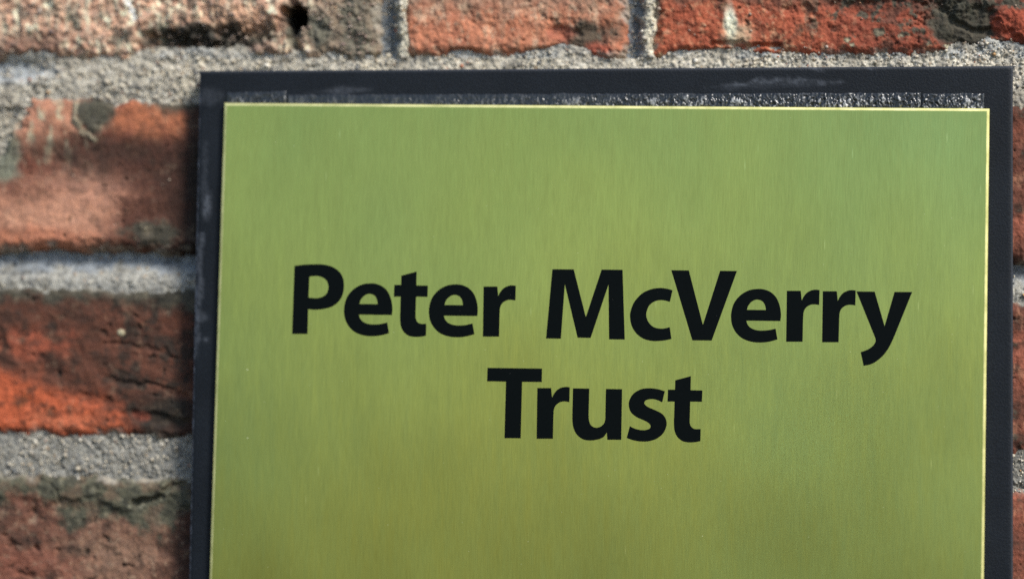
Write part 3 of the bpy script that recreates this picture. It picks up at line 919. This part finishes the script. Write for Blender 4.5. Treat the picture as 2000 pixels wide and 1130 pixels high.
# ---- lettering: outlines in reference units, 'c' marks a corner, the rest runs smooth
C = 'c'
GLYPH = {
    'P': (4.0, 540, 480, [[(140, 155, C), (210, 147), (290, 143), (370, 146), (440, 165), (492, 203), (520, 253), (527, 312), (518, 375), (489, 430), (440, 470), (375, 491), (305, 498), (247, 494, C), (243, 687, C), (122, 687, C)],
                          [(257, 240, C), (300, 235), (345, 241), (385, 265), (403, 300), (405, 332), (394, 367), (365, 394), (322, 407), (280, 406), (250, 402, C)]]),
    'e': (4.9125, 1400, 500, [[(610, 622, C), (616, 560), (605, 480), (573, 400), (520, 346), (455, 319), (388, 314), (310, 327), (232, 370), (172, 438), (143, 515), (136, 590), (150, 670), (190, 740), (250, 791), (330, 820), (412, 828), (500, 820), (582, 798, C), (564, 694, C), (500, 708), (430, 713), (370, 706), (322, 684), (295, 653), (284, 618, C)],
                              [(289, 514, C), (300, 480), (325, 445), (360, 422), (393, 417), (430, 428), (455, 455), (467, 490), (470, 516, C)]]),
    't': (4.0, 540, 480, [[(975, 232, C), (1095, 200, C), (1093, 308, C), (1183, 310, C), (1180, 398, C), (1090, 396, C), (1087, 520, C), (1087, 562), (1100, 592), (1127, 607), (1170, 607, C), (1168, 700, C), (1130, 708), (1080, 710), (1030, 700), (990, 666), (970, 620), (965, 560), (967, 500, C), (970, 396, C), (916, 396, C), (920, 304, C), (973, 304, C)]]),
    'r': (4.9125, 1400, 500, [[(672, 332, C), (806, 332, C), (815, 425, C), (833, 388), (865, 350), (910, 327), (950, 321), (986, 325, C), (982, 468, C), (935, 462), (890, 470), (852, 498), (833, 540), (828, 600, C), (823, 820, C), (665, 820, C)]]),
    'M': (5.0, 1040, 480, [[(194, 227, C), (403, 229, C), (521, 695, C), (675, 231, C), (880, 233, C), (901, 913, C), (747, 911, C), (742, 378, C), (568, 897, C), (440, 895, C), (316, 376, C), (277, 905, C), (132, 903, C)]]),
    'c': (5.0, 1040, 480, [[(1368, 432, C), (1310, 417), (1240, 410), (1150, 425), (1062, 470), (992, 550), (957, 640), (953, 705), (970, 785), (1020, 860), (1090, 908), (1170, 927), (1240, 927), (1300, 920), (1357, 907, C), (1340, 792, C), (1290, 804), (1240, 806), (1180, 789), (1135, 745), (1113, 690), (1115, 640), (1140, 582), (1185, 545), (1240, 530), (1295, 533), (1342, 546, C)]]),
    'V': (5.0, 1040, 480, [[(1355, 237, C), (1527, 239, C), (1664, 770, C), (1832, 243, C), (1997, 245, C), (1750, 923, C), (1561, 921, C)]]),
    'y': (4.9125, 1400, 500, [[(1340, 338, C), (1515, 340, C), (1610, 670, C), (1705, 343, C), (1875, 343, C), (1742, 672, C), (1700, 775), (1650, 878), (1590, 958), (1520, 1015), (1460, 1041), (1408, 1050, C), (1380, 920, C), (1440, 898), (1490, 866), (1518, 830), (1524, 800), (1515, 772, C)]]),
    'T': (4.2553, 930, 690, [[(94, 118, C), (548, 124, C), (545, 236, C), (382, 235, C), (370, 703, C), (235, 702, C), (247, 233, C), (90, 230, C)]]),
    'u': (4.2553, 930, 690, [[(804, 288, C), (940, 290, C), (935, 510, C), (937, 550), (950, 588), (974, 609), (1002, 615), (1035, 605), (1062, 580), (1072, 545), (1073, 520, C), (1078, 293, C), (1213, 295, C), (1206, 716, C), (1090, 715, C), (1085, 655, C), (1058, 692), (1008, 714), (940, 721), (880, 708), (832, 667), (806, 608), (799, 545), (799, 500, C)]]),
    's': (4.2553, 930, 690, [[(1568, 312, C), (1510, 295), (1440, 287), (1370, 296), (1310, 330), (1276, 380), (1268, 430), (1285, 485), (1330, 525), (1390, 553), (1430, 574), (1449, 600), (1438, 624), (1400, 635), (1350, 631), (1310, 619), (1277, 602, C), (1251, 700, C), (1300, 718), (1360, 729), (1430, 728), (1500, 706), (1555, 660), (1582, 595), (1575, 540), (1545, 500), (1490, 470), (1430, 444), (1399, 418), (1403, 394), (1430, 381), (1470, 378), (1510, 388), (1546, 405, C)]]),
}


def z1(a, b, c, d): return (540 + a / 4, 480 + b / 4, 540 + c / 4, 480 + d / 4)
def z3(a, b, c, d): return (1400 + a / 4.9125, 500 + b / 4.9125, 1400 + c / 4.9125, 500 + d / 4.9125)
def z4(a, b, c, d): return (930 + a / 4.2553, 690 + b / 4.2553, 930 + c / 4.2553, 690 + d / 4.2553)


WORDS = [('P', None), ('e', z1(527, 292, 906, 705)), ('t', None), ('e', z1(1190, 300, 1573, 713)), ('r', z1(1612, 308, 1870, 708)),
         ('M', None), ('c', None), ('V', None), ('e', None), ('r', None), ('r', z3(1010, 325, 1333, 825)), ('y', None),
         ('T', None), ('r', z4(502, 276, 778, 707)), ('u', None), ('s', None), ('t', z4(1590, 187, 1880, 737))]


def outline(pts):
    """Closed outline through the points: straight between corners, Catmull-Rom where smooth."""
    n = len(pts); out = []
    xy = [np.array(p[:2], float) for p in pts]
    cor = [len(p) == 3 for p in pts]
    for i in range(n):
        j = (i + 1) % n
        p1, p2 = xy[i], xy[j]
        out.append(p1)
        if cor[i] and cor[j]:
            continue
        p0 = xy[i - 1] if not cor[i] else 2 * p1 - p2
        p3 = xy[(j + 1) % n] if not cor[j] else 2 * p2 - p1
        if cor[i]:
            p0 = p1 - (xy[(j + 1) % n] - p1) * 0.0 - (p2 - p1)
        for k in range(1, 6):
            t = k / 6
            out.append(0.5 * ((2 * p1) + (-p0 + p2) * t + (2 * p0 - 5 * p1 + 4 * p2 - p3) * t * t + (-p0 + 3 * p1 - 3 * p2 + p3) * t ** 3))
    return np.array(out)


for ch_, box in WORDS:
    sc, ox, oz, loops = GLYPH[ch_]
    raw = [[((p[0]) / sc + ox, p[1] / sc + oz) + tuple(p[2:]) for p in lp] for lp in loops]
    if box:
        a = np.array([p[:2] for p in raw[0]])
        lo, hi = a.min(0), a.max(0)
        f = lambda p: (lerp(box[0], box[2], (p[0] - lo[0]) / (hi[0] - lo[0])), lerp(box[1], box[3], (p[1] - lo[1]) / (hi[1] - lo[1]))) + tuple(p[2:])
        raw = [[f(p) for p in lp] for lp in raw]
    ol = [outline(lp) for lp in raw]
    YF, YK = Y_PLATE - 0.09, Y_PLATE + 0.05
    fr = []
    for o_ in ol:
        x, z = place(o_[:, 0], o_[:, 1], YF)
        fr.append(np.stack([x, z], -1))
    flat = np.concatenate(fr); n = len(flat)
    tris = tessellate_polygon([[Vector((p[0], p[1], 0)) for p in lp] for lp in fr])
    V = np.concatenate([np.stack([flat[:, 0], np.full(n, YF), flat[:, 1]], -1), np.stack([flat[:, 0], np.full(n, YK), flat[:, 1]], -1)])
    F = []
    for t in tris:
        p = [flat[i] for i in t]
        area = (p[1][0] - p[0][0]) * (p[2][1] - p[0][1]) - (p[2][0] - p[0][0]) * (p[1][1] - p[0][1])
        F.append(tuple(t) if area > 0 else tuple(reversed(t)))
    k0 = 0
    for lp in fr:
        m_ = len(lp)
        for i in range(m_):
            j = (i + 1) % m_
            F.append((k0 + i, k0 + j, n + k0 + j, n + k0 + i))
        k0 += m_
    new_mesh('letter', V * MM, np.concatenate([np.array(f) for f in F]), [len(f) for f in F], M_PAINT, plate, smooth=False)
